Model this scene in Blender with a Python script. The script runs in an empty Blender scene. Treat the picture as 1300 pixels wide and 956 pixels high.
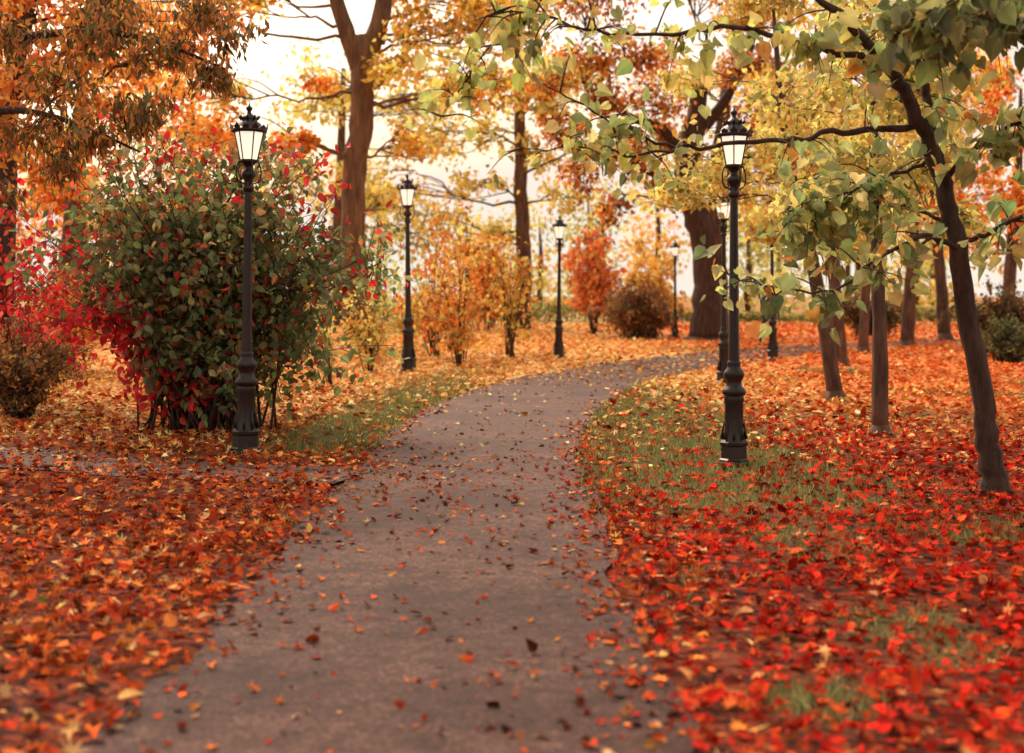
import bpy, math, numpy as np
from mathutils import Vector
R = np.random.default_rng(7)
rad = math.radians
scene = bpy.context.scene

# ------------------------------------------------------------------ materials
def new_mat(name):
    m = bpy.data.materials.new(name); m.use_nodes = True
    nt = m.node_tree; nt.nodes.clear()
    out = nt.nodes.new('ShaderNodeOutputMaterial')
    return m, nt, out

def leaf_mat(name, transl=0.45, rough=0.5, spec=0.06):
    m, nt, out = new_mat(name)
    at = nt.nodes.new('ShaderNodeAttribute'); at.attribute_name = 'Col'
    d = nt.nodes.new('ShaderNodeBsdfDiffuse'); nt.links.new(at.outputs['Color'], d.inputs['Color']); last = d
    if transl:
        t = nt.nodes.new('ShaderNodeBsdfTranslucent'); nt.links.new(at.outputs['Color'], t.inputs['Color'])
        mx = nt.nodes.new('ShaderNodeMixShader'); mx.inputs[0].default_value = transl
        nt.links.new(d.outputs[0], mx.inputs[1]); nt.links.new(t.outputs[0], mx.inputs[2]); last = mx
    if spec:
        g = nt.nodes.new('ShaderNodeBsdfGlossy'); g.inputs['Roughness'].default_value = rough
        g.inputs['Color'].default_value = (1, .95, .85, 1)
        mx2 = nt.nodes.new('ShaderNodeMixShader'); mx2.inputs[0].default_value = spec
        nt.links.new(last.outputs[0], mx2.inputs[1]); nt.links.new(g.outputs[0], mx2.inputs[2]); last = mx2
    nt.links.new(last.outputs[0], out.inputs[0])
    return m

def bark_mat(name, c1, c2, scale=9):
    m, nt, out = new_mat(name)
    tc = nt.nodes.new('ShaderNodeTexCoord')
    mp = nt.nodes.new('ShaderNodeMapping'); mp.inputs['Scale'].default_value = (1, 1, .22)
    nt.links.new(tc.outputs['Object'], mp.inputs[0])
    no = nt.nodes.new('ShaderNodeTexNoise'); no.inputs['Scale'].default_value = scale; no.inputs['Detail'].default_value = 6
    no.inputs['Roughness'].default_value = .65
    nt.links.new(mp.outputs[0], no.inputs['Vector'])
    cr = nt.nodes.new('ShaderNodeValToRGB')
    cr.color_ramp.elements[0].position = .35; cr.color_ramp.elements[0].color = (*c1, 1)
    cr.color_ramp.elements[1].position = .68; cr.color_ramp.elements[1].color = (*c2, 1)
    nt.links.new(no.outputs['Fac'], cr.inputs[0])
    b = nt.nodes.new('ShaderNodeBump'); b.inputs['Strength'].default_value = 1; b.inputs['Distance'].default_value = .04
    nt.links.new(no.outputs['Fac'], b.inputs['Height'])
    p = nt.nodes.new('ShaderNodeBsdfPrincipled'); p.inputs['Roughness'].default_value = .85
    nt.links.new(cr.outputs[0], p.inputs['Base Color']); nt.links.new(b.outputs[0], p.inputs['Normal'])
    nt.links.new(p.outputs[0], out.inputs[0])
    return m

def plain_mat(name, col, rough=.5, metal=0, emis=0, noise=.25):
    m, nt, out = new_mat(name)
    tc = nt.nodes.new('ShaderNodeTexCoord')
    no = nt.nodes.new('ShaderNodeTexNoise'); no.inputs['Scale'].default_value = 14; no.inputs['Detail'].default_value = 4
    nt.links.new(tc.outputs['Object'], no.inputs['Vector'])
    cr = nt.nodes.new('ShaderNodeValToRGB')
    cr.color_ramp.elements[0].position = .3; cr.color_ramp.elements[0].color = (*[c*(1-noise) for c in col], 1)
    cr.color_ramp.elements[1].position = .7; cr.color_ramp.elements[1].color = (*[min(1, c*(1+noise)) for c in col], 1)
    nt.links.new(no.outputs['Fac'], cr.inputs[0])
    p = nt.nodes.new('ShaderNodeBsdfPrincipled'); p.inputs['Roughness'].default_value = rough
    p.inputs['Metallic'].default_value = metal
    nt.links.new(cr.outputs[0], p.inputs['Base Color'])
    if emis:
        nt.links.new(cr.outputs[0], p.inputs['Emission Color']); p.inputs['Emission Strength'].default_value = emis
    nt.links.new(p.outputs[0], out.inputs[0])
    return m

M_LEAF = leaf_mat('leaf_translucent', .5, .5, .03)
M_FAR = leaf_mat('leaf_translucent_far', .5, .5, 0)
M_LITTER = leaf_mat('fallen_leaf', 0, .6, 0)
M_GRASS = leaf_mat('grass_blade', .3, .5, 0)
M_BARK = bark_mat('bark_brown', (.035, .015, .009), (.16, .078, .044))
M_BARKD = bark_mat('bark_dark', (.018, .008, .005), (.085, .038, .022), 14)
M_BARKL = bark_mat('bark_warm', (.06, .026, .012), (.22, .11, .05), 6)
M_IRON = plain_mat('painted_iron', (.020, .012, .011), .38, .3)
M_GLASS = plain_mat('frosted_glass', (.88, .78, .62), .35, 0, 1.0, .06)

# ------------------------------------------------------------------ builder
class B:
    def __init__(s): s.v=[]; s.t=[]; s.m=[]; s.c=[]; s.s=[]; s.n=0
    def add(s, v, t, mat=0, col=(.5,.5,.5), smooth=True):
        v = np.asarray(v, float).reshape(-1,3); t = np.asarray(t, int).reshape(-1,3)
        c = np.asarray(col, float)
        if c.ndim == 1: c = np.tile(c, (len(v),1))
        s.v.append(v); s.t.append(t+s.n); s.c.append(c)
        s.m.append(np.full(len(t), mat)); s.s.append(np.full(len(t), smooth)); s.n += len(v)
    def build(s, name, mats, loc=(0,0,0)):
        v=np.concatenate(s.v); t=np.concatenate(s.t); c=np.concatenate(s.c)
        me = bpy.data.meshes.new(name)
        me.vertices.add(len(v)); me.vertices.foreach_set('co', v.astype(np.float32).ravel())
        me.loops.add(len(t)*3); me.loops.foreach_set('vertex_index', t.astype(np.int32).ravel())
        me.polygons.add(len(t)); me.polygons.foreach_set('loop_start', (np.arange(len(t))*3).astype(np.int32))
        me.polygons.foreach_set('material_index', np.concatenate(s.m).astype(np.int32))
        me.polygons.foreach_set('use_smooth', np.concatenate(s.s).astype(bool))
        me.update(calc_edges=True)
        a = me.color_attributes.new('Col', 'FLOAT_COLOR', 'POINT')
        a.data.foreach_set('color', np.concatenate([np.clip(c,0,.92), np.ones((len(c),1))],1).astype(np.float32).ravel())
        for m in mats: me.materials.append(m)
        o = bpy.data.objects.new(name, me); scene.collection.objects.link(o); o.location = loc
        return o

def smooth_path(pts, rr, n=5):
    pts=np.asarray(pts,float); rr=np.asarray(rr,float)
    if len(pts)<3: return pts, rr
    P=np.vstack([2*pts[0]-pts[1], pts, 2*pts[-1]-pts[-2]]); out=[]; ro=[]
    for i in range(1,len(P)-2):
        for j in range(n):
            t=j/n
            out.append(.5*((2*P[i])+(-P[i-1]+P[i+1])*t+(2*P[i-1]-5*P[i]+4*P[i+1]-P[i+2])*t*t+(-P[i-1]+3*P[i]-3*P[i+1]+P[i+2])*t**3))
            ro.append(rr[i-1]*(1-t)+rr[i]*t)
    out.append(pts[-1]); ro.append(rr[-1])
    return np.array(out), np.array(ro)

def tube(b, pts, rr, sides=6, mat=0, col=(.1,.1,.1), wob=0):
    pts=np.asarray(pts,float); rr=np.asarray(rr,float); k=len(pts)
    T=np.gradient(pts,axis=0); T/=np.linalg.norm(T,axis=1)[:,None]+1e-9
    ref=np.array([1.,0.1,0]) if abs(T[:,2]).mean()>.6 else np.array([0.03,0.05,1.])
    n1=np.cross(T,ref); n1/=np.linalg.norm(n1,axis=1)[:,None]+1e-9
    n2=np.cross(T,n1)
    a=np.linspace(0,2*math.pi,sides,endpoint=False)
    r=rr[:,None]*np.ones(sides)
    if wob: r=r*(1+wob*R.standard_normal((k,sides)))
    v=pts[:,None,:]+r[:,:,None]*(np.cos(a)[None,:,None]*n1[:,None,:]+np.sin(a)[None,:,None]*n2[:,None,:])
    i=np.arange(k-1)[:,None]*sides; j=np.arange(sides)[None,:]; j2=(j+1)%sides
    A=i+j; Bq=i+j2; C=A+sides; D=Bq+sides
    t=np.concatenate([np.stack([A,Bq,D],-1).reshape(-1,3), np.stack([A,D,C],-1).reshape(-1,3)])
    v=v.reshape(-1,3)
    cap=np.vstack([v,pts[0],pts[-1]]); nv=len(v)
    jj=np.arange(sides); t0=np.stack([np.full(sides,nv),(jj+1)%sides,jj],-1)
    o=(k-1)*sides; t1=np.stack([np.full(sides,nv+1),o+jj,o+(jj+1)%sides],-1)
    b.add(cap,np.concatenate([t,t0,t1]),mat,col)

def lathe(b, prof, sides=20, mat=0, origin=(0,0,0), smooth=True, phase=0, flute=0):
    prof=np.array(prof,float); k=len(prof)
    a=np.linspace(0,2*math.pi,sides,endpoint=False)+phase
    r=prof[:,0][:,None]*(1+flute*(np.arange(sides)%2)[None,:])
    v=np.stack([r*np.cos(a),r*np.sin(a),np.repeat(prof[:,1][:,None],sides,1)],-1).reshape(-1,3)+np.array(origin)
    i=np.arange(k-1)[:,None]*sides; j=np.arange(sides)[None,:]; j2=(j+1)%sides
    A=i+j; Bq=i+j2; C=A+sides; D=Bq+sides
    t=np.concatenate([np.stack([A,Bq,D],-1).reshape(-1,3), np.stack([A,D,C],-1).reshape(-1,3)])
    if not smooth:
        vv=v[t].reshape(-1,3); b.add(vv,np.arange(len(vv)).reshape(-1,3),mat,smooth=False)
    else: b.add(v,t,mat)

# ------------------------------------------------------------------ leaf templates
def fan(outline, center):
    v=np.vstack([center,outline]); n=len(outline)
    t=[(0,i+1,(i+1)%n+1) for i in range(n)]
    return v, np.array(t)
T_DIA=(np.array([[0,0,0],[-.32,.42,.09],[0,1,-.04],[.32,.42,.09]]), np.array([[0,2,1],[0,3,2]]))
T_OVA=fan(np.array([[0,0,0],[.24,.16,.05],[.34,.42,.08],[.22,.74,.03],[0,1.05,-.10],[-.22,.74,.03],[-.34,.42,.08],[-.24,.16,.05]]),np.array([0,.45,-.02]))
T_HEART=fan(np.array([[0,.06,0],[.22,-.08,.04],[.45,.12,.09],[.46,.42,.08],[.24,.76,.0],[0,1.08,-.14],[-.24,.76,.0],[-.46,.42,.08],[-.45,.12,.09],[-.22,-.08,.04]]),np.array([0,.38,-.05]))
T_LONG=(np.array([[0,0,0],[-.17,.42,.04],[0,1,-.08],[.17,.42,.04]]), np.array([[0,2,1],[0,3,2]]))
def maple():
    tips=[(0,1.0),(.55,.72),(.72,.18),(.35,-.22),(-.35,-.22),(-.72,.18),(-.55,.72)]
    out=[]
    for i,(x,y) in enumerate(tips):
        s=1+.15*R.standard_normal()
        out.append([x*s,y*s+0,.16*R.random()+.02])
        x2,y2=tips[(i+1)%7]; f=.36 if i!=3 else .15
        out.append([(x+x2)*.5*f*1.3,(y+y2)*.5*f*1.3+.08,-.02+.06*R.random()])
    v,t=fan(np.array(out)*np.array([.72,.72,1]),np.array([0,.1,-.02]))
    return v,t
T_MAPLES=[maple() for _ in range(5)]

def nrm(a): return a/(np.linalg.norm(a,axis=-1,keepdims=True)+1e-9)
def leaves(b, P, size, col, tmpl=T_DIA, mat=1, droop=.7, flat=False, upb=.5, tilt=.3):
    P=np.asarray(P,float); N=len(P)
    if N==0: return
    size=np.broadcast_to(size,(N,))
    if flat:
        a=R.standard_normal((N,3)); a[:,2]*=tilt*.6; a=nrm(a)
        n0=np.tile([0,0,1.],(N,1))+tilt*R.standard_normal((N,3))
    else:
        a=nrm(R.standard_normal((N,3))+np.array([0,0,-droop])); n0=R.standard_normal((N,3))+np.array([0,0,upb])
    bx=nrm(np.cross(a,n0)); n=np.cross(bx,a)
    tv,tt=tmpl
    zz=(tv[None,:,2]*(1+ (1.0 if flat else .5)*R.standard_normal((N,1))))
    v=P[:,None,:]+size[:,None,None]*(tv[None,:,0,None]*bx[:,None,:]+tv[None,:,1,None]*a[:,None,:]+zz[...,None]*n[:,None,:])
    t=tt[None]+(np.arange(N)*len(tv))[:,None,None]
    cc=np.repeat(col,len(tv),axis=0).reshape(N,len(tv),3)*(1+.16*R.standard_normal((N,len(tv),1)))
    b.add(v.reshape(-1,3),t.reshape(-1,3),mat,cc.reshape(-1,3),smooth=False)

def pal(N, items, jit=.22):
    w=np.array([i[0] for i in items],float); c=np.array([i[1] for i in items],float)
    k=R.choice(len(items),N,p=w/w.sum())
    return c[k]*np.exp(jit*R.standard_normal((N,1)))*(1+.08*R.standard_normal((N,3)))

GOLD=[(4,(.80,.49,.10)),(3,(.78,.37,.06)),(2,(.82,.58,.17)),(1,(.6,.22,.04)),(1,(.55,.46,.12))]
YEL=[(4,(.80,.60,.16)),(3,(.70,.57,.17)),(2,(.54,.50,.16)),(1,(.78,.42,.08))]
YGRN=[(3,(.58,.54,.16)),(3,(.42,.45,.14)),(2,(.72,.57,.15)),(1,(.26,.30,.10))]
ORA=[(4,(.78,.24,.045)),(3,(.80,.36,.07)),(1,(.55,.10,.03)),(1,(.76,.47,.11))]
BRN=[(4,(.5,.165,.04)),(3,(.66,.28,.065)),(2,(.24,.09,.03)),(1,(.6,.36,.11))]
CAT=[(4,(.33,.38,.14)),(3,(.49,.50,.19)),(2,(.17,.22,.08)),(2,(.64,.52,.16)),(.4,(.62,.28,.07))]
CAT_SHADE=[(4,(.15,.17,.055)),(3,(.26,.26,.09)),(2,(.08,.10,.035)),(1,(.40,.30,.08))]  # catalpa leaves again, canopy shade painted in as darker colour

# ------------------------------------------------------------------ tree generator
def clump(b, start, r0, c, rx, rz, nsub, nper, size, palette, tmpl=T_DIA, sig=.28, droop=.7, twigr=.012, jit=.2, sides=5):
    c=np.array(c,float); start=np.array(start,float); d=np.linalg.norm(c-start)
    mid1=start+(c-start)*.35+np.array([0,0,.04*d])+R.standard_normal(3)*.09*d
    mid2=start+(c-start)*.7+np.array([0,0,.03*d])+R.standard_normal(3)*.09*d
    p,r=smooth_path([start,mid1,mid2,c],[r0,r0*.6,r0*.38,r0*.15],5)
    p[1:-1]+=R.standard_normal((len(p)-2,3))*.012*d
    tube(b,p,r,sides,0,wob=.05)
    for _ in range(nsub):
        u=R.standard_normal(3); u/=np.linalg.norm(u); u*=R.random()**.45
        s=c+u*np.array([rx,rx,rz])
        q=p[R.integers(len(p)//3,len(p))]
        m=(q+s)/2+R.standard_normal(3)*.12*np.linalg.norm(s-q)+np.array([0,0,.05])
        pp,r2=smooth_path([q,m,s],[r0*.18+twigr,twigr,twigr*.4],3)
        tube(b,pp,r2,3,0)
        n=max(1,int(nper*(.4+1.2*R.random())))
        base=pp[R.integers(1,len(pp),n)]
        L=base*.4+s*.6+R.standard_normal((n,3))*sig*rx*np.array([1,1,.75])
        shade=np.exp(.3*R.standard_normal())
        leaves(b,L,size*(.7+.6*R.random(n)),pal(n,palette,jit)*shade,tmpl,1,droop)

def tree(name, trunk, tr, clumps, size, palette, mats=(None,), tmpl=T_DIA, sides=12, nsub=14, nper=40, sig=.22, twigr=.012, extra=(), bf=.2, droop=.7, rmax=.09):
    b=B()
    p,r=smooth_path(trunk,tr,6)
    p=p+R.standard_normal(p.shape)*tr[0]*.05
    tube(b,p,r,sides,0,wob=.04)
    fl=[p[0]+[0,0,-.15],p[0]+[0,0,.02],p[0]+(p[1]-p[0])*min(1,.5)]
    tube(b,fl,[tr[0]*1.6,tr[0]*1.38,tr[0]*1.0],sides,0,wob=.08)
    nodes=[(q,s) for q,s in zip(p,r)]
    for e,er in extra:
        pe,re=smooth_path(e,er,5); tube(b,pe,re,max(6,sides-3),0,wob=.04)
        nodes+= [(q,s) for q,s in zip(pe[2:],re[2:])]
    NP=np.array([q for q,_ in nodes]); NR=np.array([s for _,s in nodes])
    for cl in clumps:
        c=np.array(cl[:3],float); rx,rz=cl[3],cl[4]; k=cl[5] if len(cl)>5 else 1; pl=cl[6] if len(cl)>6 else palette
        dv=c-NP; dist=np.linalg.norm(dv,axis=1); pen=dist+np.where(dv[:,2]<.1*dist,dist*1.2,0)+np.where(NP[:,2]<min(1.8,c[2]*.6),50,0)
        i=int(np.argmin(pen))
        clump(b,NP[i],min(rmax,NR[i]*max(bf,.25)),c,rx,rz,max(2,int(nsub*k)),nper,size,pl,tmpl,sig,droop,twigr)
    return b.build(name,[mats[0] or M_BARK, M_LEAF if trunk[0][1]<25 else M_FAR])

def crown(cx,cy,z0,z1,rad_,n,rc,seed=None):
    out=[]
    for _ in range(n):
        t=R.random(); z=z0+(z1-z0)*t; rr=rad_*math.sqrt(max(.15,1-((t-.45)/.62)**2))
        a=R.random()*6.283; q=rr*R.random()**.5
        s=rc*(.6+.7*R.random())
        out.append((cx+q*math.cos(a),cy+q*math.sin(a),z,s,s*.75))
    return out

# --- big golden tree with the forked trunk
cl=crown(-4.0,38.6,9.5,13,5.0,6,1.3)
cl+=[(-2.2,38,8.6,1.2,.8),(-2.9,37.6,7.4,.9,.6,.8),(-.6,37,8.4,1.2,.8),(.8,37.5,8.9,1.2,.8,.8),(-.2,39,7.2,1.0,.6,.7),(-1.4,38.4,6.9,1.0,.6,.8),(-.9,38,9.4,1.1,.7),(-6.9,37,9.2,1.0,.6,.6),(-8.6,38,7.6,1.2,.8,.8,ORA),(-7.9,37.5,5.9,1.1,.7,.7,ORA),(-9.5,38,9.0,1.4,.9,.9,ORA),(-5.6,40,7.4,.6,.4,.4,ORA),(-2.9,39.5,5.6,.8,.5,.6),(-5.9,38,5.6,.6,.4,.5,ORA)]
tree('plane_tree',[(-4.2,38.6,0),(-4.28,38.6,2.2),(-4.3,38.6,4.6),(-4.08,38.6,6.4),(-4.1,38.6,8.5)],[.40,.35,.32,.32,.33],cl,.2,GOLD,(M_BARKL,),nsub=12,nper=36,
     extra=[([(-4.15,38.6,7.7),(-4.6,38.5,9.0),(-5.1,38.4,10.8),(-5.6,38,12.5)],[.26,.22,.17,.1]),([(-4.1,38.6,7.7),(-3.6,38.6,8.9),(-3.3,38.8,10.6),(-2.6,39,12.8)],[.30,.26,.2,.1])],twigr=.016,rmax=.06)
# --- airy pale tree mid
cl=crown(.4,60,9.5,16,5.0,9,1.8)+[(-3.4,60,8.2,1.6,1.0,.8),(3.6,59,7.4,1.5,1.0,.8),(-1.9,59,6.0,1.3,.8,.8),(2.4,60,5.6,1.2,.8,.7),(-3.6,60,4.8,1.3,.9,.8),(1.0,60,7.6,1.2,.8,.7),(-.8,60,4.2,.9,.5,.6),(-5.4,60,6.4,1.3,.9,.7),(2.2,59,9.2,1.4,.9,.8),(-1.2,60,8.4,1.2,.8,.8)]
tree('linden_tree',[(.43,60,0),(.5,60,3),(.35,60,6.5),(.3,60,10),(.1,60,14)],[.36,.32,.28,.2,.08],cl,.28,YEL,(M_BARK,),nsub=11,nper=32,twigr=.022,rmax=.07)
cl=crown(-8,66,4,14,5.0,12,1.8)
tree('linden_tree',[(-8,66,0),(-8,66,5),(-7.8,66,12)],[.35,.3,.1],cl,.3,YEL,(M_BARK,),nsub=11,nper=30,twigr=.025)
# --- big oak with brown crown
cl=crown(6.4,46,9,13,5,6,1.5)+[(4.6,45,7.6,1.2,.8),(3.0,44.5,7.6,1.1,.7),(1.6,44,6.7,.9,.6),(3.8,45,5.9,1.0,.7),(2.2,44.5,5.2,.8,.6,.8),(4.8,45,4.8,.9,.6,.8),(1.0,44,8.1,.9,.6,.7),(8.2,46,7.2,1.2,.9),(7.2,45,8.6,1.2,.8),(2.4,44,8.9,1.2,.7),(4.2,44.5,9.1,1.2,.7),(3.1,45,4.2,.6,.4,.5)]
tree('oak_tree',[(6.25,46,0),(6.3,46,2),(6.1,46,3.6),(5.7,46,5.2),(5.85,46,6.8),(6.4,46,9.5)],[.54,.42,.40,.44,.36,.2],cl,.2,BRN,(M_BARKD,),nsub=12,nper=34,
     extra=[([(5.75,46,5.6),(4.8,45.6,6.8),(3.6,45,7.2),(2.2,44.6,8.2)],[.24,.18,.12,.05]),([(5.9,46,6.6),(6.9,46,7.8),(7.8,46,9.6)],[.22,.17,.1]),([(5.7,46,5.0),(4.6,45.4,5.3),(3.2,45,5.9),(2.0,44.5,6.0)],[.14,.1,.06,.03])],twigr=.018,rmax=.07)
cl=crown(8.4,50.5,5.5,12,4.2,9,1.4)
tree('oak_tree',[(7.3,50.5,0),(7.25,50.5,4),(7.6,50.5,9)],[.42,.36,.2],cl,.22,BRN+GOLD,(M_BARK,),nsub=10,nper=32,twigr=.018)

# --- right mid trees
def slim(name,x,y,lean,h,r,palette,n=12,rad_=2.2,z0=2.6,size=.14,rc=.8,mat=M_BARK,nper=30,extra_cl=()):
    cl=crown(x+lean*1.2,y,z0,h,rad_,n,rc)+list(extra_cl)
    return tree(name,[(x,y,0),(x+lean*.35,y,h*.3),(x+lean*.8,y+.1,h*.6),(x+lean,y+.1,h*.92)],[r,r*.8,r*.6,r*.2],cl,size,palette,(mat,),sides=9,nsub=10,nper=nper,twigr=.007,rmax=.04)
slim('maple_tree',4.72,20.7,-.9,6.2,.12,YEL,13,1.9,2.5,.12,.65,extra_cl=[(4.6,20.2,3.3,.8,.5),(5.6,20.4,2.9,.7,.5),(5.4,20.4,4.2,.8,.5),(6.2,20.6,3.6,.7,.5),(3.9,20.3,4.4,.7,.5)])
slim('maple_tree',4.04,15.6,-.05,5.0,.095,YEL+YGRN,7,1.2,2.5,.11,.5,extra_cl=[(3.5,15.2,3.1,.5,.35),(4.5,15.3,2.9,.5,.35),(4.2,15.3,3.6,.5,.35),(3.1,15.2,2.6,.35,.25),(4.9,15.4,2.3,.4,.3)])
slim('maple_tree',7.0,30.3,-.5,8,.15,GOLD+YEL,13,2.6,3.2,.16,.9)
slim('maple_tree',11.4,41,.4,9,.2,ORA,12,3,3.2,.2,1.1)
slim('maple_tree',14.3,47,-.6,10,.22,GOLD,11,3.4,3.6,.22,1.2)
slim('maple_tree',10.2,27.5,.5,7.5,.15,ORA,15,2.4,2.6,.15,.8)
slim('maple_tree',18.4,53,.6,10,.28,ORA,12,4,3.4,.25,1.3)
slim('maple_tree',9.0,36.5,.4,8,.14,YEL,10,2.4,3.4,.17,.9)
slim('maple_tree',15,66,0,11,.3,YEL,11,4,4,.3,1.5)
# --- left mid trees
slim('maple_tree',-9.5,30,.4,8,.22,ORA,14,3.2,2.8,.16,1.0)
slim('maple_tree',-14,46,0,10,.3,ORA+GOLD,12,4,3,.2,1.3)
slim('maple_tree',-13.5,60,0,11,.3,YEL,12,4,3,.25,1.5)
# --- leaning dark tree at left edge, foliage hanging into the lane
cl=[(-4.2,13.2,3.55,.5,.3),(-3.75,13,3.95,.45,.28),(-3.2,13,3.75,.42,.28),(-2.8,13,3.6,.3,.22,.7),(-4.5,13.4,3.05,.42,.28),(-3.9,13,3.05,.38,.25),(-3.4,13,3.25,.33,.22),(-4.8,13.4,3.95,.5,.3),(-3.8,13.4,4.35,.6,.25),(-2.9,13.2,4.2,.45,.25),(-4.9,13.6,2.55,.35,.25,.6),(-2.45,13,3.9,.28,.2,.5),(-4.2,13.2,2.75,.3,.2,.6)]
BRO=[(4,(.38,.14,.035)),(4,(.15,.12,.035)),(3,(.62,.24,.05)),(2,(.09,.08,.03))]
tree('rowan_tree',[(-6.3,14.2,0),(-6.1,14.2,1.6),(-5.6,14,3.2),(-5.0,13.8,4.6),(-4.4,13.6,5.4)],[.2,.17,.14,.1,.05],cl+crown(-5.8,14,4.8,6.2,1.5,4,.6),.10,BRO,(M_BARKD,),T_LONG,sides=9,nsub=15,nper=28,sig=.20,twigr=.005,
     extra=[([(-5.6,14,3.0),(-4.9,13.6,3.3),(-4.1,13.2,3.15),(-3.4,13,2.85)],[.055,.04,.026,.010]),([(-5.3,13.9,3.9),(-4.4,13.4,4.0),(-3.4,13,3.9),(-2.6,13,3.6)],[.055,.04,.026,.010])],droop=1.8,rmax=.02)
cl=crown(-7.8,22,4.6,7.2,2.2,8,.8)+[(-6.6,21,5.0,.7,.5),(-5.9,21,5.7,.7,.5),(-7.4,21,3.9,.6,.4),(-5.0,21.5,5.2,.6,.4),(-4.4,21.5,5.9,.6,.4,.8)]
tree('chestnut_tree',[(-7.95,22,0),(-7.9,22,2.5),(-7.7,22,5),(-7.2,22,7)],[.24,.2,.16,.06],cl,.15,ORA,(M_BARKD,),nsub=11,nper=28,rmax=.05)

# --- foreground catalpa, explicit limbs
b=B()
def limb(pts,rr,n=5,s=8):
    p,r=smooth_path(pts,rr,n)
    p=p.copy(); p[1:-1]+=R.standard_normal((len(p)-2,3))*.012
    tube(b,p,r,s,0,wob=.05); return p,r
def twigs(p, nt, tl, nl, size, palette, t0=.15, dirb=(0,0,-.35), tmpl=T_HEART, thick=.005):
    for _ in range(nt):
        i=int((t0+(1-t0)*R.random())*(len(p)-1)); q=p[i]
        d=R.standard_normal(3)*np.array([1,1,.7])+np.array(dirb); d/=np.linalg.norm(d); L=tl*(.5+R.random())
        m=q+d*L*.5+np.array([0,0,.08*L]); e=q+d*L+np.array([0,0,-.12*L])
        # limbs are kept pruned clear of the lamp head
        if 1.40<e[0]<1.98 and 2.0<e[2]<3.15: continue
        pp,r2=smooth_path([q,m,e],[thick*1.5,thick,thick*.4],4); tube(b,pp,r2,4,0)
        n=max(2,int(nl*(.6+.8*R.random())))
        ii=R.integers(2,len(pp),n); P=pp[ii]+R.standard_normal((n,3))*.05
        k=~((P[:,0]>1.42)&(P[:,0]<1.94)&(P[:,2]>2.35)&(P[:,2]<3.2)); P=P[k]; n=len(P)
        leaves(b,P,size*(.5+.8*R.random(n)),pal(n,palette,.2)*math.exp(.15*R.standard_normal()),tmpl,1,1.1,upb=.8)
tp,_=limb([(3.70,10.9,-.05),(3.66,10.9,.4),(3.56,10.9,.97),(3.41,10.9,1.93),(3.29,10.9,2.39),(3.08,10.8,2.9),(2.87,10.7,3.2),(2.5,10.5,3.55),(2.0,10.3,3.85)],[.112,.086,.078,.072,.066,.056,.048,.035,.015],6,14)
tube(b,[(3.70,10.9,-.08),(3.70,10.9,.02),(3.69,10.9,.14)],[.18,.14,.098],14,0,wob=.08)
st,_=limb([(3.35,10.9,2.2),(3.27,10.95,2.7),(3.2,11,3.1),(3.11,11,3.5),(3.05,11,4.2)],[.045,.04,.035,.03,.012])
lb,_=limb([(3.1,10.85,2.85),(2.9,10.8,2.80),(2.48,10.7,2.79),(2.1,10.6,2.70),(1.75,10.5,2.68),(1.3,10.4,2.62),(.9,10.3,2.72),(.52,10.2,2.9),(.22,10.1,3.05)],[.032,.028,.023,.020,.018,.014,.011,.008,.004])
ub,_=limb([(2.75,10.6,3.3),(2.3,10.5,3.36),(1.6,10.2,3.46),(1.1,10,3.38),(.6,9.9,3.38),(.15,9.8,3.5),(-.25,9.7,3.42)],[.030,.024,.018,.014,.011,.008,.004])
b3,_=limb([(1.3,10.4,2.64),(.9,10.2,2.55),(.45,10.1,2.6),(-.05,10,2.55)],[.012,.009,.006,.003])
b4,_=limb([(.15,9.8,3.5),(-.2,9.8,3.2),(-.35,9.8,2.95),(-.5,9.8,2.75)],[.008,.006,.005,.003])
lo,_=limb([(3.42,10.85,1.9),(3.1,10.7,1.98),(2.75,10.5,1.85),(2.35,10.4,1.58),(1.9,10.3,1.6),(1.5,10.2,1.72)],[.026,.018,.014,.010,.007,.004])
rb,_=limb([(3.42,10.9,1.95),(3.6,10.8,2.0),(3.9,10.7,2.15),(4.3,10.6,2.2)],[.025,.02,.015,.008])
rb2,_=limb([(3.3,10.9,2.4),(3.55,10.7,2.7),(3.8,10.5,2.85),(4.2,10.4,2.9)],[.025,.02,.015,.008])
md,_=limb([(3.2,10.9,2.6),(2.9,11.1,2.45),(2.5,11.3,2.3),(2.15,11.4,2.2)],[.020,.014,.009,.004])
m2_,_=limb([(3.36,10.9,2.1),(3.0,11.2,2.25),(2.6,11.5,2.1),(2.35,11.6,1.95)],[.018,.013,.009,.004])
n1,_=limb([(2.87,10.7,3.2),(2.8,10,3.3),(2.7,9.2,3.3),(2.5,8.5,3.25)],[.04,.03,.02,.01])
n2,_=limb([(3.11,11,3.5),(3.3,10.2,3.5),(3.3,9.4,3.4),(3.1,8.6,3.2)],[.03,.025,.02,.01])
twigs(st,14,.45,6,.13,CAT,.3); twigs(tp,10,.4,6,.13,CAT,.72)
twigs(lb,30,.3,5,.11,CAT,.2); twigs(ub,44,.34,6,.105,YGRN,.1); twigs(b3,14,.28,5,.095,YGRN); twigs(b4,14,.28,6,.095,YGRN)
twigs(lo,30,.30,6,.11,CAT,.22); twigs(rb,20,.33,7,.12,CAT,.35); twigs(rb2,22,.38,7,.12,CAT,.35); twigs(md,34,.36,7,.11,CAT,.25); twigs(m2_,30,.34,7,.11,CAT+YGRN,.3)
twigs(n1,28,.36,8,.13,CAT_SHADE,.4,(0,0,.1)); twigs(n2,32,.36,8,.13,CAT_SHADE,.4,(0,0,.1))
b.build('catalpa_tree',[M_BARKD,M_LEAF])

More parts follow.
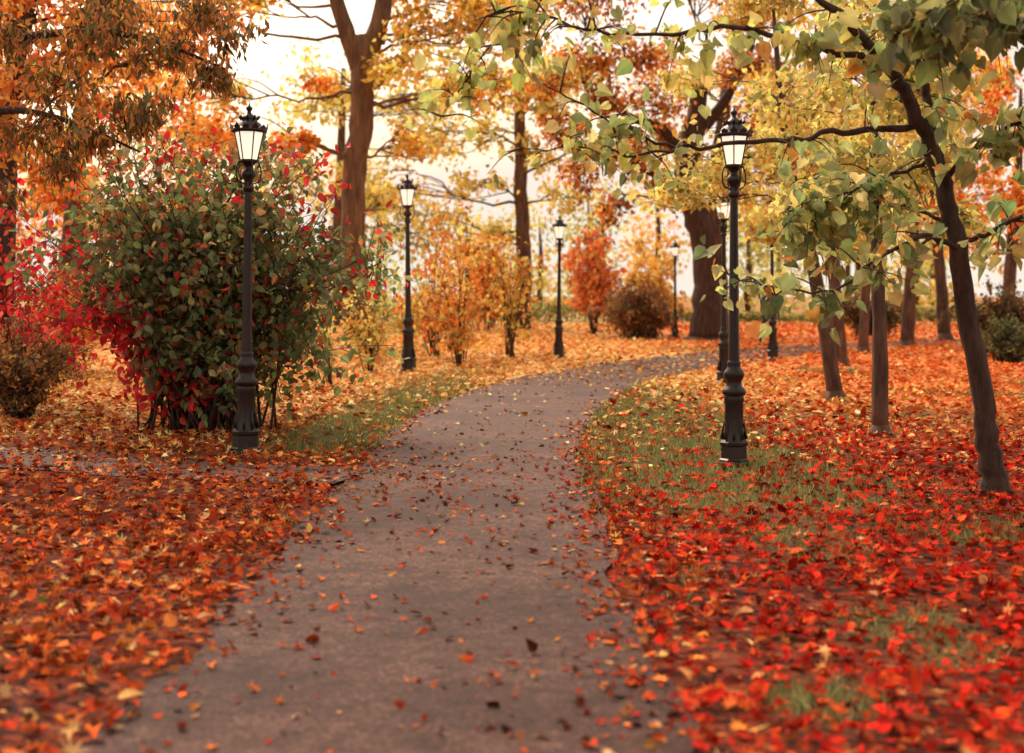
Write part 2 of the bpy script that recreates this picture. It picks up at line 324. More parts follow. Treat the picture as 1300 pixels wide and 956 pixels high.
# ------------------------------------------------------------------ shrubs
def shrub(name,x,y,rx,ry,H,ns,nt,nl,size,colfn,base=.35,tmpl=T_OVA,zlo=.15,mat=M_BARKD,stemr=.014,droop=.9):
    b=B()
    for _ in range(ns):
        a=R.random()*6.283; s=np.array([x+base*R.random()*math.cos(a)*rx*.5,y+base*R.random()*math.sin(a)*ry*.5,-.03])
        u=R.standard_normal(3); u/=np.linalg.norm(u); u*=R.random()**.3; u[2]=abs(u[2]) if R.random()<.68 else -abs(u[2])*.6
        u*=1+.14*R.standard_normal()
        hc=H*.50
        e=np.array([x+u[0]*rx,y+u[1]*ry,max(zlo,hc+u[2]*H*.5)])
        m=np.array([s[0]+(e[0]-s[0])*.35,s[1]+(e[1]-s[1])*.35,s[2]+(e[2]-s[2])*.6+.15*R.random()])+R.standard_normal(3)*.06
        p,r=smooth_path([s,m,e],[stemr*(.7+.8*R.random()),stemr*.7,stemr*.25],6); tube(b,p,r,5,0)
        for _ in range(nt):
            i=R.integers(len(p)//3,len(p)); q=p[i]; d=R.standard_normal(3); d/=np.linalg.norm(d); L=.17*H*(.4+R.random())
            m2=q+d*L*.5+[0,0,.03]; e2=q+d*L
            if e2[2]<zlo: e2[2]=zlo
            tube(b,[q,m2,e2],[.005,.004,.002],3,0)
            n=max(2,int(nl*(.5+R.random())))
            P=q+(e2-q)*R.random((n,1))**.6+R.standard_normal((n,3))*.045*H**.5
            P[:,2]=np.maximum(P[:,2],.06)
            leaves(b,P,size*(.6+.7*R.random(n)),colfn(P)*math.exp(.2*R.standard_normal()),tmpl,1,droop,upb=.7)
    return b.build(name,[mat,M_LEAF])

GRNB=[(5,(.13,.17,.065)),(4,(.20,.235,.09)),(2,(.31,.30,.11)),(.8,(.48,.18,.05)),(.4,(.6,.05,.035))]
REDB=[(5,(.74,.03,.035)),(3,(.52,.02,.025)),(2,(.80,.12,.07)),(1,(.32,.02,.018))]
def bigcol(P):
    n=len(P); x=P[:,0]+3.3; z=P[:,2]
    red=np.zeros(n)+.07
    red+= .95*np.clip((-x-.6)/.35,0,1)*np.clip((1.7-z)/.5,0,1)
    red+= .75*np.clip((z-2.2)/.4,0,1)*np.clip((x-.8)/.4,0,1)
    red+= .45*np.clip((-x-1.3)/.3,0,1)
    red+= .22*np.clip((z-2.95)/.3,0,1)
    red+= .6*np.clip((.8-z)/.3,0,1)*np.clip((-x+.2)/.3,0,1)
    mk=R.random(n)<red
    c=pal(n,GRNB); r=pal(n,REDB); g2=pal(n,[(3,(.36,.28,.10)),(2,(.58,.26,.07))])
    warm=R.random(n)<np.clip((z-1.9)*.35,0,.45); c[warm]=g2[warm]; c[mk]=r[mk]
    return c
shrub('dogwood_bush',-3.42,15.9,2.0,1.35,3.35,150,11,12,.10,bigcol,base=.8,zlo=.18)
def c_of(p,j=.22): return lambda P: pal(len(P),p,j)
shrub('red_shrub',-7.3,20,1.5,1.2,3.1,36,8,7,.1,c_of(REDB+[(3,(.6,.15,.05))]))
shrub('barberry_bush',-6.1,17.6,1.15,.9,1.35,60,8,10,.05,c_of([(3,(.3,.13,.04)),(3,(.2,.15,.05)),(2,(.5,.2,.05))]))
shrub('orange_shrub',-1.14,30.3,.85,.8,3.4,16,9,7,.12,c_of(GOLD+ORA),base=.3,zlo=.5)
shrub('orange_shrub',-1.9,34,1.1,.9,4.0,16,9,8,.13,c_of(ORA),base=.3,zlo=.9)
shrub('yellow_shrub',0.0,34.2,.9,.8,3.4,16,8,7,.12,c_of(GOLD),base=.4,zlo=.5)
shrub('yellow_shrub',-2.75,27.6,.5,.5,2.2,14,8,7,.09,c_of(YGRN+GOLD),base=.5,zlo=.2)
shrub('yellow_shrub',-2.3,31.8,.45,.5,1.9,10,8,7,.10,c_of(YGRN+GOLD),base=.5,zlo=.2)
shrub('sapling',-3.0,23.5,.4,.4,1.7,7,5,5,.09,c_of(YGRN),base=.3,zlo=.3)
VIV=[(5,(.84,.28,.07)),(3,(.85,.40,.11)),(2,(.72,.15,.05))]
shrub('red_maple_shrub',3.0,52,1.2,1.1,4.6,30,9,8,.2,c_of(VIV),base=.3,zlo=1.2)
shrub('red_maple_shrub',-.9,58,1.5,1.3,4.2,24,9,9,.22,c_of(ORA),base=.4,zlo=.8)
shrub('red_maple_shrub',6.5,66,2.0,1.4,4.2,24,9,9,.24,c_of(GOLD),base=.4,zlo=.8)
shrub('round_bush',4.25,47.5,1.65,1.2,2.0,80,10,10,.11,c_of([(3,(.28,.12,.05)),(3,(.17,.11,.04)),(2,(.40,.18,.06))]),base=.9,zlo=.12)
shrub('round_bush',-5.5,34,1.3,1.0,1.7,45,9,9,.10,c_of([(3,(.4,.16,.04)),(3,(.28,.2,.06)),(2,(.6,.25,.06))]),base=.9,zlo=.12)
shrub('round_bush',-8.8,27,1.6,1.2,2.4,50,9,9,.10,c_of(ORA+BRN),base=.9,zlo=.12)
shrub('shadow_bush',10.9,31,1.0,.9,1.0,45,9,9,.08,c_of([(3,(.09,.11,.04)),(2,(.16,.15,.05))]),base=.9,zlo=.1)
shrub('shadow_bush',15.2,44,1.8,1.0,1.9,50,9,9,.12,c_of([(3,(.10,.08,.03)),(3,(.15,.10,.04)),(1,(.4,.16,.04))]),base=.9,zlo=.12)  # dark shrub added to stand for the band of tree shadow
shrub('shadow_bush',12.6,50,1.6,1.0,1.8,46,9,9,.13,c_of([(3,(.12,.09,.035)),(2,(.18,.13,.05)),(1,(.4,.18,.04))]),base=.9,zlo=.12)  # second added shrub, its dark colour standing for tree shadow

# ------------------------------------------------------------------ noise
def vnoise(x,y,s,seed=0):
    g=np.random.default_rng(seed).random((256,256)); X=x/s+50; Y=y/s+50
    xi=np.floor(X).astype(int); yi=np.floor(Y).astype(int); fx=X-xi; fy=Y-yi; fx=fx*fx*(3-2*fx); fy=fy*fy*(3-2*fy)
    G=lambda a,c: g[a%256,c%256]
    return (G(xi,yi)*(1-fx)+G(xi+1,yi)*fx)*(1-fy)+(G(xi,yi+1)*(1-fx)+G(xi+1,yi+1)*fx)*fy
# distant hedge + treeline
b=B()
n=13000; X=R.uniform(-26,36,n); hh=.35+1.3*vnoise(X,X*0,2.6,51)**1.5
P=np.stack([X,78+R.uniform(-.7,.7,n),R.random(n)**.7*hh],-1)
leaves(b,P,.24,pal(n,[(3,(.30,.30,.11)),(2,(.58,.42,.14)),(2,(.18,.19,.07))])*(.7+.7*vnoise(X,X*0+7,1.7,52))[:,None],T_DIA,1,.2)
for x in np.arange(-26,36,1.0): tube(b,[(x,78,0),(x+.1,78,.6)],[.05,.02],4,0)
b.build('hedge',[M_BARK,M_FAR])
b=B()
for i in range(32):
    x=-64+i*4.2+R.uniform(-1.5,1.5); y=R.uniform(98,130); h=R.uniform(8,14)*(.85 if -14<x<8 else 1.0)
    pl=[YEL,GOLD,YGRN,YEL,YEL][R.integers(5)]
    tube(b,[(x,y,0),(x+.2,y,h*.5),(x,y,h*.9)],[.3,.22,.05],6,0)
    for _ in range(20):
        t=R.random()**1.3; c=np.array([x,y,1.0+(h-1.0)*t])+R.standard_normal(3)*[1.8,1.8,.3]*(1.2-.6*t)
        n=38; L=c+R.standard_normal((n,3))*[.9,.9,.6]
        L[:,2]=np.maximum(L[:,2],.4)
        leaves(b,L,.5*(.7+.6*R.random(n)),pal(n,pl,.15)*math.exp(.2*R.standard_normal())*1.05,T_DIA,1,.3)  # foliage colour lifted slightly to stand for distance haze
b.build('distant_trees',[M_BARK,M_FAR])

# ------------------------------------------------------------------ path geometry
ctr=np.array([(-.42,-8,1.0),(-.42,2,1.0),(-.40,5.7,1.0),(-.42,8.5,1.0),(-.42,10.1,.99),(-.40,12.3,1.0),(-.26,15.8,1.09),(.02,19,1.18),(.5,22,1.22),(1.15,24.9,1.25),(1.95,27.3,1.3),(3.4,31,1.35),(5.4,35.2,1.4),(8.6,40,1.4),(14,45,1.4),(24,50,1.4),(60,58,1.4)])
cp,cr_=smooth_path(np.c_[ctr[:,:2],np.zeros(len(ctr))],ctr[:,2],6)
def path_dist(x,y):
    d=np.full(x.shape,1e9); P=cp[:,:2]
    for i in range(len(P)-1):
        a=P[i]; ab=P[i+1]-a; L=ab@ab
        t=np.clip(((x-a[0])*ab[0]+(y-a[1])*ab[1])/L,0,1)
        dd=np.hypot(x-a[0]-t*ab[0],y-a[1]-t*ab[1])-(cr_[i]*(1-t)+cr_[i+1]*t)
        d=np.minimum(d,dd)
    return d   # <0 inside

def grassiness(x,y):
    g=np.exp(-((x-1.7)/1.0)**2)*np.clip((y-9)/2,0,1)*np.clip((27-y)/8,0,1)
    g=np.maximum(g,1.2*np.exp(-((x+1.85-.075*(y-16))/.6)**2)*np.clip((y-13.2)/1.2,0,1)*np.clip((30-y)/9,0,1))
    g=np.maximum(g,.45*np.clip((x-.8)/.3,0,1)*np.clip((10.5-y)/2,0,1)*(vnoise(x,y,.6,3)>.6))
    g=np.maximum(g,.5*np.clip((x-3.5)/2,0,1)*np.clip((y-15)/4,0,1)*(vnoise(x,y,1.6,4)>.62))
    return np.clip(g*(.28+1.15*vnoise(x,y,.45,5)),0,1)

# ------------------------------------------------------------------ ground sheet
xs=np.unique(np.concatenate([np.linspace(-400,-30,12),np.linspace(-30,-9,22),np.linspace(-9,12,106),np.linspace(12,40,29),np.linspace(40,400,12)]))
ys=np.unique(np.concatenate([np.linspace(-150,-2,10),np.linspace(-2,32,171),np.linspace(32,90,59),np.linspace(90,600,20)]))
XX,YY=np.meshgrid(xs,ys); nx=len(xs); ny=len(ys)
pd=path_dist(XX,YY)
ZZ=np.where(pd>.25,.03*(vnoise(XX,YY,1.7,11)-.5)+.015,0)*(YY<60)
v=np.stack([XX,YY,ZZ],-1).reshape(-1,3)
i=np.arange(ny-1)[:,None]*nx+np.arange(nx-1)[None,:]
t=np.concatenate([np.stack([i,i+1,i+nx+1],-1).reshape(-1,3),np.stack([i,i+nx+1,i+nx],-1).reshape(-1,3)])
gb=B(); gr=grassiness(XX,YY); dist=np.clip((YY-14)/14,0,1); redr=np.clip((XX-4)/4,0,1)*np.clip((YY-16)/5,0,1)
gr=np.maximum(gr,np.clip((YY-64)/6,0,.6))
gb.add(v,t,0,np.stack([gr,dist,redr],-1).reshape(-1,3))

def mixc(nt,f,a,c):
    m=nt.nodes.new('ShaderNodeMix'); m.data_type='RGBA'
    for s,k in ((f,0),(a,6),(c,7)): nt.links.new(s,m.inputs[k])
    return m.outputs[2]
def ramp(nt,f,els):
    r=nt.nodes.new('ShaderNodeValToRGB'); nt.links.new(f,r.inputs[0]); e=r.color_ramp.elements
    while len(e)<len(els): e.new(.5)
    for k,(p,c) in enumerate(els): e[k].position=p; e[k].color=(*c,1)
    return r.outputs[0]
m,nt,out=new_mat('ground_leaf_litter')
tc=nt.nodes.new('ShaderNodeTexCoord'); at=nt.nodes.new('ShaderNodeAttribute'); at.attribute_name='Col'
sep=nt.nodes.new('ShaderNodeSeparateColor'); nt.links.new(at.outputs['Color'],sep.inputs[0])
wn=nt.nodes.new('ShaderNodeTexNoise'); wn.inputs['Scale'].default_value=18
nt.links.new(tc.outputs['Object'],wn.inputs['Vector'])
wa=nt.nodes.new('ShaderNodeVectorMath'); wa.operation='MULTIPLY_ADD'; wa.inputs[1].default_value=(.06,.06,0)
nt.links.new(wn.outputs['Color'],wa.inputs[0]); nt.links.new(tc.outputs['Object'],wa.inputs[2])
vo=nt.nodes.new('ShaderNodeTexVoronoi'); vo.inputs['Scale'].default_value=20; nt.links.new(wa.outputs[0],vo.inputs['Vector'])
s2=nt.nodes.new('ShaderNodeSeparateColor'); nt.links.new(vo.outputs['Color'],s2.inputs[0])
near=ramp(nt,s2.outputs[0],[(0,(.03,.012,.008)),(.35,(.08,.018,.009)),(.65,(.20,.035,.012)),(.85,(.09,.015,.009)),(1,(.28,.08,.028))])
far=ramp(nt,s2.outputs[0],[(0,(.40,.17,.06)),(.3,(.74,.36,.12)),(.6,(.80,.48,.18)),(.85,(.62,.25,.08)),(1,(.85,.60,.28))])
redc=ramp(nt,s2.outputs[0],[(0,(.36,.08,.03)),(.4,(.70,.17,.05)),(.8,(.74,.25,.08)),(1,(.72,.36,.13))])
gn=nt.nodes.new('ShaderNodeTexNoise'); gn.inputs['Scale'].default_value=60; nt.links.new(tc.outputs['Object'],gn.inputs['Vector'])
grc=ramp(nt,gn.outputs['Fac'],[(.3,(.07,.07,.03)),(.55,(.15,.15,.06)),(.75,(.30,.26,.11))])
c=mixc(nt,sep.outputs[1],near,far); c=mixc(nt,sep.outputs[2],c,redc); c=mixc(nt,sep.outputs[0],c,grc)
bp=nt.nodes.new('ShaderNodeBump'); bp.inputs['Distance'].default_value=.02; bp.inputs['Strength'].default_value=.7
nt.links.new(vo.outputs['Distance'],bp.inputs['Height'])
p=nt.nodes.new('ShaderNodeBsdfPrincipled'); p.inputs['Roughness'].default_value=.9; p.inputs['Specular IOR Level'].default_value=.1
nt.links.new(c,p.inputs['Base Color']); nt.links.new(bp.outputs[0],p.inputs['Normal']); nt.links.new(p.outputs[0],out.inputs[0])
gb.build('ground',[m],(0,0,-.006))

# asphalt
m,nt,out=new_mat('asphalt_path')
tc=nt.nodes.new('ShaderNodeTexCoord')
def noi(s,d=4,r=.6):
    n=nt.nodes.new('ShaderNodeTexNoise'); n.inputs['Scale'].default_value=s; n.inputs['Detail'].default_value=d; n.inputs['Roughness'].default_value=r
    nt.links.new(tc.outputs['Object'],n.inputs['Vector']); return n.outputs['Fac']
def mulc(a,c):
    mm=nt.nodes.new('ShaderNodeMix'); mm.data_type='RGBA'; mm.blend_type='MULTIPLY'; mm.inputs[0].default_value=1
    nt.links.new(a,mm.inputs[6]); nt.links.new(c,mm.inputs[7]); return mm.outputs[2]
fine=ramp(nt,noi(42,5,.95),[(.38,(.016,.008,.007)),(.5,(.068,.034,.029)),(.62,(.27,.150,.128))])
big=ramp(nt,noi(.8,6,.65),[(.38,(.50,.38,.36)),(.60,(1.2,1.08,1.02))])
med=ramp(nt,noi(6,6,.8),[(.38,(.50,.42,.4)),(.56,(1.15,1.12,1.08))])
bp=nt.nodes.new('ShaderNodeBump'); bp.inputs['Distance'].default_value=.014; bp.inputs['Strength'].default_value=1
nt.links.new(noi(42,5,.95),bp.inputs['Height'])
p=nt.nodes.new('ShaderNodeBsdfPrincipled'); p.inputs['Roughness'].default_value=.58; p.inputs['Specular IOR Level'].default_value=.24
p.inputs['Specular Tint'].default_value=(1,.76,.66,1)
nt.links.new(mulc(mulc(fine,big),med),p.inputs['Base Color']); nt.links.new(bp.outputs[0],p.inputs['Normal']); nt.links.new(p.outputs[0],out.inputs[0])
M_ASPH=m
def strip(name,pts,w,z,seed,wob=.10):
    pts=np.asarray(pts); seg=[];ww=[]
    for i in range(len(pts)-1):
        n=max(1,int(np.linalg.norm(pts[i+1]-pts[i])/.12))
        for j in range(n): seg.append(pts[i]+(pts[i+1]-pts[i])*j/n); ww.append(w[i]*(1-j/n)+w[i+1]*j/n)
    seg=np.array(seg); ww=np.array(ww); T=np.gradient(seg,axis=0); T/=np.linalg.norm(T,axis=1)[:,None]; N=np.stack([T[:,1],-T[:,0],T[:,2]*0],-1)
    s=np.arange(len(seg))*.12
    wl=ww+wob*(vnoise(s,s*0,.5,seed)-.5)*2; wr=ww+wob*(vnoise(s,s*0+9,.5,seed+1)-.5)*2
    A=seg-N*wl[:,None]; C=seg+N*wr[:,None]; A[:,2]=z; C[:,2]=z
    bb=B(); k=len(seg); i=np.arange(k-1)
    bb.add(np.vstack([A,C]),np.concatenate([np.stack([i,i+k,i+k+1],-1),np.stack([i,i+k+1,i+1],-1)]),0)
    return bb.build(name,[M_ASPH])
strip('path',cp,cr_,.014,21)
sp,sr=smooth_path([(-1.3,12.0,0),(-3.2,12.6,0),(-5,13.5,0),(-8,14.4,0),(-16,16,0)],[.5,.6,.75,.9,1],6)
strip('side_path',sp,sr,.018,31)
def side_dist(x,y):
    return np.min(np.hypot(x[...,None]-sp[:,0],y[...,None]-sp[:,1])-sr,axis=-1)

# ------------------------------------------------------------------ fallen leaves
def lit_pal(x,y):
    n=len(x)
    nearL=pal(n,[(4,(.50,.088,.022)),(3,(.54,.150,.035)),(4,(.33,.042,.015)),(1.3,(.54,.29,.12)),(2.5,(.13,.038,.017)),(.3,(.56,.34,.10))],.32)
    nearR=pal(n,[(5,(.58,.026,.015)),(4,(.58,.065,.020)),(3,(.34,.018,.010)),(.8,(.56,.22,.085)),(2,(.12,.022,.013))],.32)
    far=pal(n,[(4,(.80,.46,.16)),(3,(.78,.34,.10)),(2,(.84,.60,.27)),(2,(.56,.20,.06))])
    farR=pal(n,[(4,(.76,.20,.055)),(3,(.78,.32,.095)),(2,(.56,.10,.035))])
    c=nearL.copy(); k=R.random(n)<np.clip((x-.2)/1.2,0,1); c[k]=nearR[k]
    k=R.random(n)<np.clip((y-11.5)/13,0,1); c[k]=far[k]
    k=R.random(n)<np.clip((x-3.2)/3,0,1)*np.clip((y-13)/6,0,1)*.9; c[k]=farR[k]
    return c
def scatter(dens,y0,y1,margin):
    n=int(dens*(y1-y0)*((.37*y1+margin)*2))
    y=R.uniform(y0,y1,n); hw=.37*y+margin; x=R.uniform(-1,1,n)*(.37*y1+margin); k=np.abs(x)<hw
    return x[k],y[k]
b=B()
def put(dens,y0,y1,size,tmpls,margin=1.2,lift=.03):
    x,y=scatter(dens,y0,y1,margin)
    d=path_dist(x,y); sd=side_dist(x,y) if y0<20 else np.full(x.shape,9.)
    g=grassiness(x,y); nz=vnoise(x,y,.8,8); n2=vnoise(x,y,.28,18); n3=vnoise(x,y,.13,19)
    d2=d+.42*(nz-.4)                      # litter creeps unevenly over the edge
    on=np.clip(d2/-.55,0,1)
    farcov=np.clip((y-24)/10,0,.5)
    cross=.30*np.exp(-((y-11.8)/2.0)**2)*np.clip((.6-x)/1.5,0,1)*(.4+n3)
    pr=np.where(d2<0, .035+.28*nz**2*n3+cross+.62*np.clip(1-on*(1.1+1.2*nz),0,1)**1.4+farcov, (1-.85*g)*(.45+.75*n2))
    pr=np.where((sd<0)&(d2>0),.3+.45*nz,pr)
    k=R.random(len(x))<pr; x=x[k];y=y[k];d=d[k]
    z=.018+R.random(len(x))*np.where(d<0,.008,lift)+np.where(d>.1,.012,0)
    c=lit_pal(x,y); P=np.stack([x,y,z],-1)
    sz=np.where(d<0,.72,1.0)
    ki=R.integers(0,len(tmpls),len(x))
    for i,tm in enumerate(tmpls):
        s=ki==i; leaves(b,P[s],size*sz[s]*(.4+.95*R.random(s.sum())),c[s],tm,0,flat=True,tilt=.42)
mix=T_MAPLES+[T_OVA,T_MAPLES[0],T_OVA]
put(420,3.2,10,.075,mix,1.6,.035)
put(310,10,17,.078,mix,1.5,.035)
put(140,17,28,.10,[T_OVA,T_DIA],1.5,.03)
put(50,28,48,.15,[T_DIA],1,.04)
put(14,48,72,.22,[T_DIA],1,.05)
b.build('fallen_leaves',[M_LITTER])

# ------------------------------------------------------------------ grass
b=B()
n=340000; y=5+24*R.random(n); x=R.uniform(-1,1,n)*(.38*y+.6)
g=grassiness(x,y); d=path_dist(x,y); k=(R.random(n)<np.clip(g*1.3,0,1))&(d>-.03); x=x[k];y=y[k]
k=side_dist(x,y)>0; x=x[k]; y=y[k]; n=len(x)
a=R.random(n)*6.283; h=.03+.07*R.random(n); w=.004+.0015*R.random(n)+y*.00014
lean=R.standard_normal((n,2))*.5
p0=np.stack([x-np.cos(a)*w,y-np.sin(a)*w,np.zeros(n)],-1); p1=np.stack([x+np.cos(a)*w,y+np.sin(a)*w,np.zeros(n)],-1)
p2=np.stack([x+lean[:,0]*h,y+lean[:,1]*h,h],-1)
v=np.stack([p0,p1,p2],1).reshape(-1,3)
b.add(v,np.arange(len(v)).reshape(-1,3),0,np.repeat(pal(n,[(4,(.18,.20,.07)),(3,(.25,.25,.09)),(2,(.40,.33,.15)),(2,(.12,.14,.05))]),3,axis=0),smooth=False)
b.build('grass',[M_GRASS])

# ------------------------------------------------------------------ street lamps
b=B()
lathe(b,[(0,0),(.158,0),(.158,.045),(.148,.06),(.150,.075),(.132,.09),(.128,.20),(.140,.215),(.142,.24),(.118,.265)],8,0,smooth=False,phase=.39)
lathe(b,[(.118,.26),(.102,.30),(.090,.36),(.088,.62),(.098,.65),(.090,.68)],24,0,flute=-.12)
lathe(b,[(.088,.68),(.110,.70),(.116,.725),(.106,.75),(.080,.77),(.072,.82),(.092,.86),(.102,.89),(.092,.92),(.066,.95),(.062,.98),(.070,1.0),(.056,1.02)],20)
lathe(b,[(.056,1.02),(.050,1.3),(.045,1.8),(.040,2.3),(.036,2.58)],16,0,flute=-.12)
lathe(b,[(.036,2.58),(.052,2.60),(.058,2.62),(.050,2.64),(.040,2.66),(.040,2.70),(.065,2.73),(.072,2.76),(.060,2.79),(.035,2.81),(.035,2.83),(.06,2.86),(.095,2.875),(.10,2.885),(0,2.886)],18)
for i in range(8):      # cast leaves on the lower column
    a=i*math.pi/4; ca,sa=math.cos(a),math.sin(a)
    tube(b,[(.118*ca,.118*sa,.27),(.108*ca,.108*sa,.34),(.096*ca,.096*sa,.41),(.100*ca,.100*sa,.43)],[.014,.012,.008,.004],5,0)
H0,H1=2.888,3.165; r0,r1=.083,.142
lathe(b,[(r0-.006,H0),(r1-.006,H1)],6,1,smooth=False)
lathe(b,[(r0+.012,H0-.004),(r0+.014,H0+.012),(r0-.004,H0+.014)],6,0,smooth=False)
for i in range(6):
    a=i*math.pi/3
    tube(b,[(r0*math.cos(a),r0*math.sin(a),H0),(r1*math.cos(a),r1*math.sin(a),H1)],[.006,.007],5,0)
for i in range(4):
    a=i*math.pi/2+.5; ca,sa=math.cos(a),math.sin(a)
    p_,r_=smooth_path([(.035*ca,.035*sa,2.66),(.11*ca,.11*sa,2.70),(.125*ca,.125*sa,2.80),(.10*ca,.10*sa,2.885)],[.009,.009,.008,.007],5); tube(b,p_,r_,5,0)
lathe(b,[(r1-.008,H1),(r1+.022,H1),(r1+.036,H1+.012),(r1+.036,H1+.03),(r1+.01,H1+.04),(.135,H1+.055),(.12,H1+.085),(.085,H1+.11),(.075,H1+.12),(.082,H1+.13),(.075,H1+.15),(.045,H1+.175),(.022,H1+.19),(.018,H1+.21),(.03,H1+.225),(.034,H1+.24),(.022,H1+.255),(.010,H1+.265),(.004,H1+.29),(0,H1+.295)],18)
for i in range(12):
    a=i*math.pi/6; ca,sa=math.cos(a),math.sin(a); ta=np.array([-sa,ca,0]); c0=np.array([(r1+.034)*ca,(r1+.034)*sa,H1+.028]); up=np.array([ca*.22,sa*.22,1.]); nn=np.array([ca,sa,0])
    out2=[(-.030,0),(-.036,.022),(-.018,.034),(0,.062 if i%2==0 else .044),(.018,.034),(.036,.022),(.030,0)]
    f=[c0+ta*u+up*h for u,h in out2]; bk=[q-nn*.008 for q in f]; V=np.array(f+bk); k=len(f); tt=[]
    for j in range(1,k-1): tt+=[(0,j,j+1),(k,k+j+1,k+j)]
    for j in range(k): j2=(j+1)%k; tt+=[(j,k+j,k+j2),(j,k+j2,j2)]
    b.add(V,tt,0,smooth=False)
for i in range(8):
    a=i*math.pi/4; ca,sa=math.cos(a),math.sin(a)
    tube(b,[(.078*ca,.078*sa,H1+.125),(.096*ca,.096*sa,H1+.15),(.098*ca,.098*sa,H1+.172)],[.011,.012,.003],5,0)
lamp=b.build('street_lamp',[M_IRON,M_GLASS],(-2.56,13.67,0)); lamp.scale=(.98,.98,.98)
for (x,y,s) in [(1.99,12.75,.935),(-2.02,27.8,1.13),(1.11,33.9,.99),(3.57,23.9,.97),(6.0,32.7,1.0),(5.56,48.5,.98)]:
    o=bpy.data.objects.new('street_lamp',lamp.data); scene.collection.objects.link(o); o.location=(x,y,0); o.scale=(s,s,s); o.rotation_euler=(0,rad(.5),R.random()*3)
lamp.rotation_euler=(0,rad(.6),0)

# ------------------------------------------------------------------ walking person (one skinned body)
def person(x,y,rot):
    V=[(0,0,.93),(0,0,1.12),(0,.0,1.36),(0,.0,1.47),(0,-.02,1.56),(0,-.02,1.68),
       (.10,0,.88),(.12,-.16,.50),(.12,-.20,.09),(.12,-.33,.05),
       (-.10,0,.88),(-.12,.08,.49),(-.12,.30,.14),(-.12,.22,.04),
       (.18,0,1.38),(.24,.08,1.12),(.24,.0,.88),(.24,-.03,.80),
       (-.18,0,1.38),(-.24,-.06,1.12),(-.23,-.16,.90),(-.23,-.19,.82)]
    E=[(0,1),(1,2),(2,3),(3,4),(4,5),(0,6),(6,7),(7,8),(8,9),(0,10),(10,11),(11,12),(12,13),(2,14),(14,15),(15,16),(16,17),(2,18),(18,19),(19,20),(20,21)]
    rr=[.15,.13,.15,.055,.09,.085,.095,.065,.045,.035,.095,.065,.045,.035,.07,.05,.036,.03,.07,.05,.036,.03]
    for sx,hi in ((1,17),(-1,21)):
        hx,hy,hz=V[hi]
        for k,(dy,L) in enumerate([(-.025,.07),(-.008,.085),(.010,.08),(.026,.062)]):
            i=len(V); V+= [(hx,hy+dy,hz-.035),(hx-sx*.008,hy+dy*1.1-.004,hz-.035-L*.55),(hx-sx*.022,hy+dy*1.1-.01,hz-.035-L)]
            E+= [(hi,i),(i,i+1),(i+1,i+2)]; rr+=[.011,.009,.007]
        i=len(V); V+=[(hx-sx*.01,hy-.045,hz-.01),(hx-sx*.015,hy-.055,hz-.045)]; E+=[(hi,i),(i,i+1)]; rr+=[.012,.009]
    me=bpy.data.meshes.new('pedestrian'); me.from_pydata(V,E,[]); o=bpy.data.objects.new('pedestrian',me); scene.collection.objects.link(o)
    sk=o.modifiers.new('skin','SKIN'); sk.use_smooth_shade=True
    for i,sv in enumerate(me.skin_vertices[0].data):
        sv.radius=(rr[i],rr[i]*(.75 if i in(0,1,2) else 1)); sv.use_root=(i==0)
    s=o.modifiers.new('sub','SUBSURF'); s.levels=1; s.render_levels=1
    m,nt,out=new_mat('clothing'); tc=nt.nodes.new('ShaderNodeTexCoord'); sp_=nt.nodes.new('ShaderNodeSeparateXYZ'); nt.links.new(tc.outputs['Object'],sp_.inputs[0])
    mr=nt.nodes.new('ShaderNodeMath'); mr.operation='DIVIDE'; mr.inputs[1].default_value=1.8; nt.links.new(sp_.outputs[2],mr.inputs[0])
    r=nt.nodes.new('ShaderNodeValToRGB'); r.color_ramp.interpolation='CONSTANT'; nt.links.new(mr.outputs[0],r.inputs[0]); e=r.color_ramp.elements
    e[0].position=0; e[0].color=(.02,.015,.015,1); e[1].position=.06; e[1].color=(.025,.03,.06,1)
    for ps,cc in ((.50,(.04,.045,.12)),(.825,(.45,.26,.19))): q=e.new(ps); q.color=(*cc,1)
    p=nt.nodes.new('ShaderNodeBsdfPrincipled'); p.inputs['Roughness'].default_value=.85; nt.links.new(r.outputs[0],p.inputs['Base Color']); nt.links.new(p.outputs[0],out.inputs[0])
    me.materials.append(m); o.location=(x,y,.02); o.rotation_euler=(0,0,rot)
    hb=B(); lathe(hb,[(0,1.60),(.085,1.60),(.108,1.66),(.112,1.71),(.09,1.765),(.05,1.79),(0,1.797)],14,0,(0,.012,0))
    tube(hb,[(0,-.105,1.66),(0,-.125,1.635),(0,-.11,1.62)],[.008,.014,.010],6,1)
    for sx in (-1,1):
        tube(hb,[(sx*.035,-.108,1.672),(sx*.035,-.116,1.672)],[.009,.008],6,0); tube(hb,[(sx*.10,0,1.67),(sx*.108,0,1.63)],[.016,.012],6,1)
    tube(hb,[(-.025,-.104,1.595),(.025,-.104,1.595)],[.006,.006],5,2)
    h=hb.build('hair_and_face',[plain_mat('hair',(.03,.02,.015)),plain_mat('skin',(.5,.3,.22)),plain_mat('lips',(.4,.12,.1))]); h.parent=o
person(7.75,43,.3)

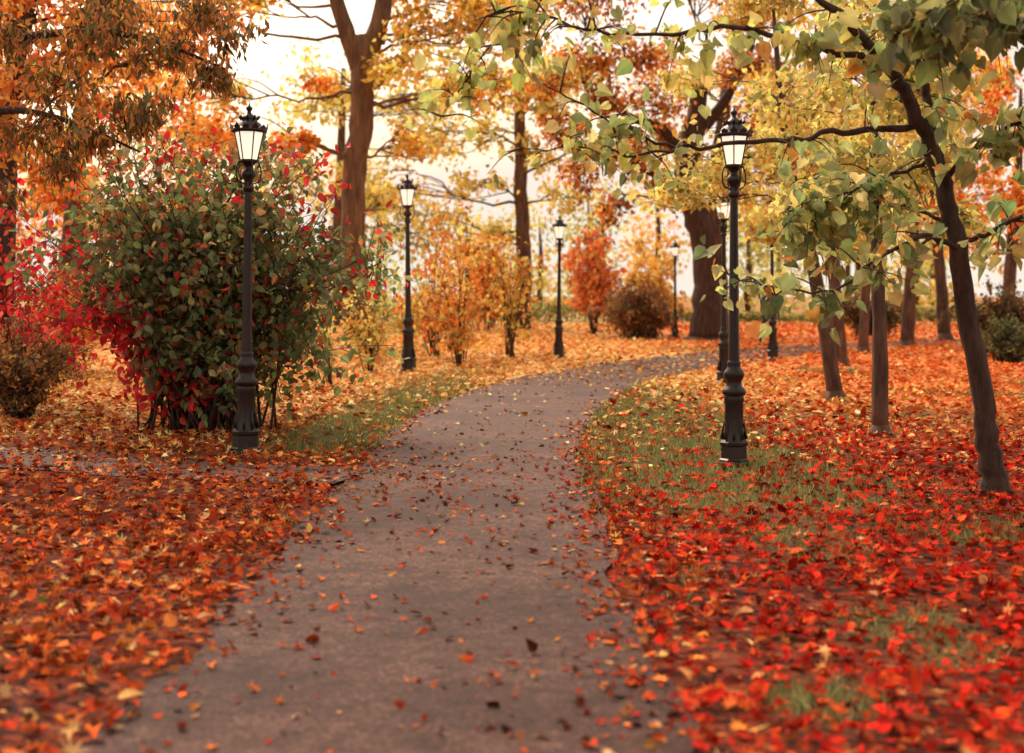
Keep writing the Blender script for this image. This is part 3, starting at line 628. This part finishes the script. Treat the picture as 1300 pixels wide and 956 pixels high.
# ------------------------------------------------------------------ world, sun, camera
SE,SA=46,-30      # elevation, azimuth of the sun measured from the view axis (+Y), negative = left
w=bpy.data.worlds.new('World'); scene.world=w; w.use_nodes=True; nt=w.node_tree; nt.nodes.clear()
sky=nt.nodes.new('ShaderNodeTexSky'); sky.sky_type='NISHITA'; sky.sun_disc=False
sky.sun_elevation=rad(SE); sky.sun_rotation=rad(SA); sky.dust_density=6; sky.air_density=1.0; sky.ozone_density=.5
mu=nt.nodes.new('ShaderNodeMix'); mu.data_type='RGBA'; mu.blend_type='MULTIPLY'; mu.inputs[0].default_value=1; mu.inputs[7].default_value=(1.45,1.28,1.12,1)
# thin high overcast: the sky never falls below a milky cream veil
ov=nt.nodes.new('ShaderNodeMix'); ov.data_type='RGBA'; ov.blend_type='LIGHTEN'; ov.inputs[0].default_value=1; ov.inputs[7].default_value=(6.7,5.95,5.1,1)
bg=nt.nodes.new('ShaderNodeBackground'); bg.inputs[1].default_value=.15
wo=nt.nodes.new('ShaderNodeOutputWorld')
nt.links.new(sky.outputs[0],mu.inputs[6]); nt.links.new(mu.outputs[2],ov.inputs[6]); nt.links.new(ov.outputs[2],bg.inputs[0]); nt.links.new(bg.outputs[0],wo.inputs[0])
L=bpy.data.lights.new('sun','SUN'); L.energy=2.4; L.angle=rad(16); L.color=(1,.86,.70)
lo_=bpy.data.objects.new('sun',L); scene.collection.objects.link(lo_)
dirv=Vector((math.sin(rad(SA))*math.cos(rad(SE)),math.cos(rad(SA))*math.cos(rad(SE)),math.sin(rad(SE))))
lo_.rotation_euler=dirv.to_track_quat('Z','Y').to_euler(); lo_.location=dirv*50
cam=bpy.data.cameras.new('camera'); cam.lens=50; cam.sensor_width=36; cam.shift_y=-.0815; cam.clip_end=2000
cam.dof.use_dof=True; cam.dof.focus_distance=13.2; cam.dof.aperture_fstop=1.6
co=bpy.data.objects.new('camera',cam); scene.collection.objects.link(co); co.location=(0,0,1.56); co.rotation_euler=(rad(90),0,0)
scene.camera=co
scene.view_settings.view_transform='Standard'; scene.view_settings.look='None'; scene.view_settings.exposure=0
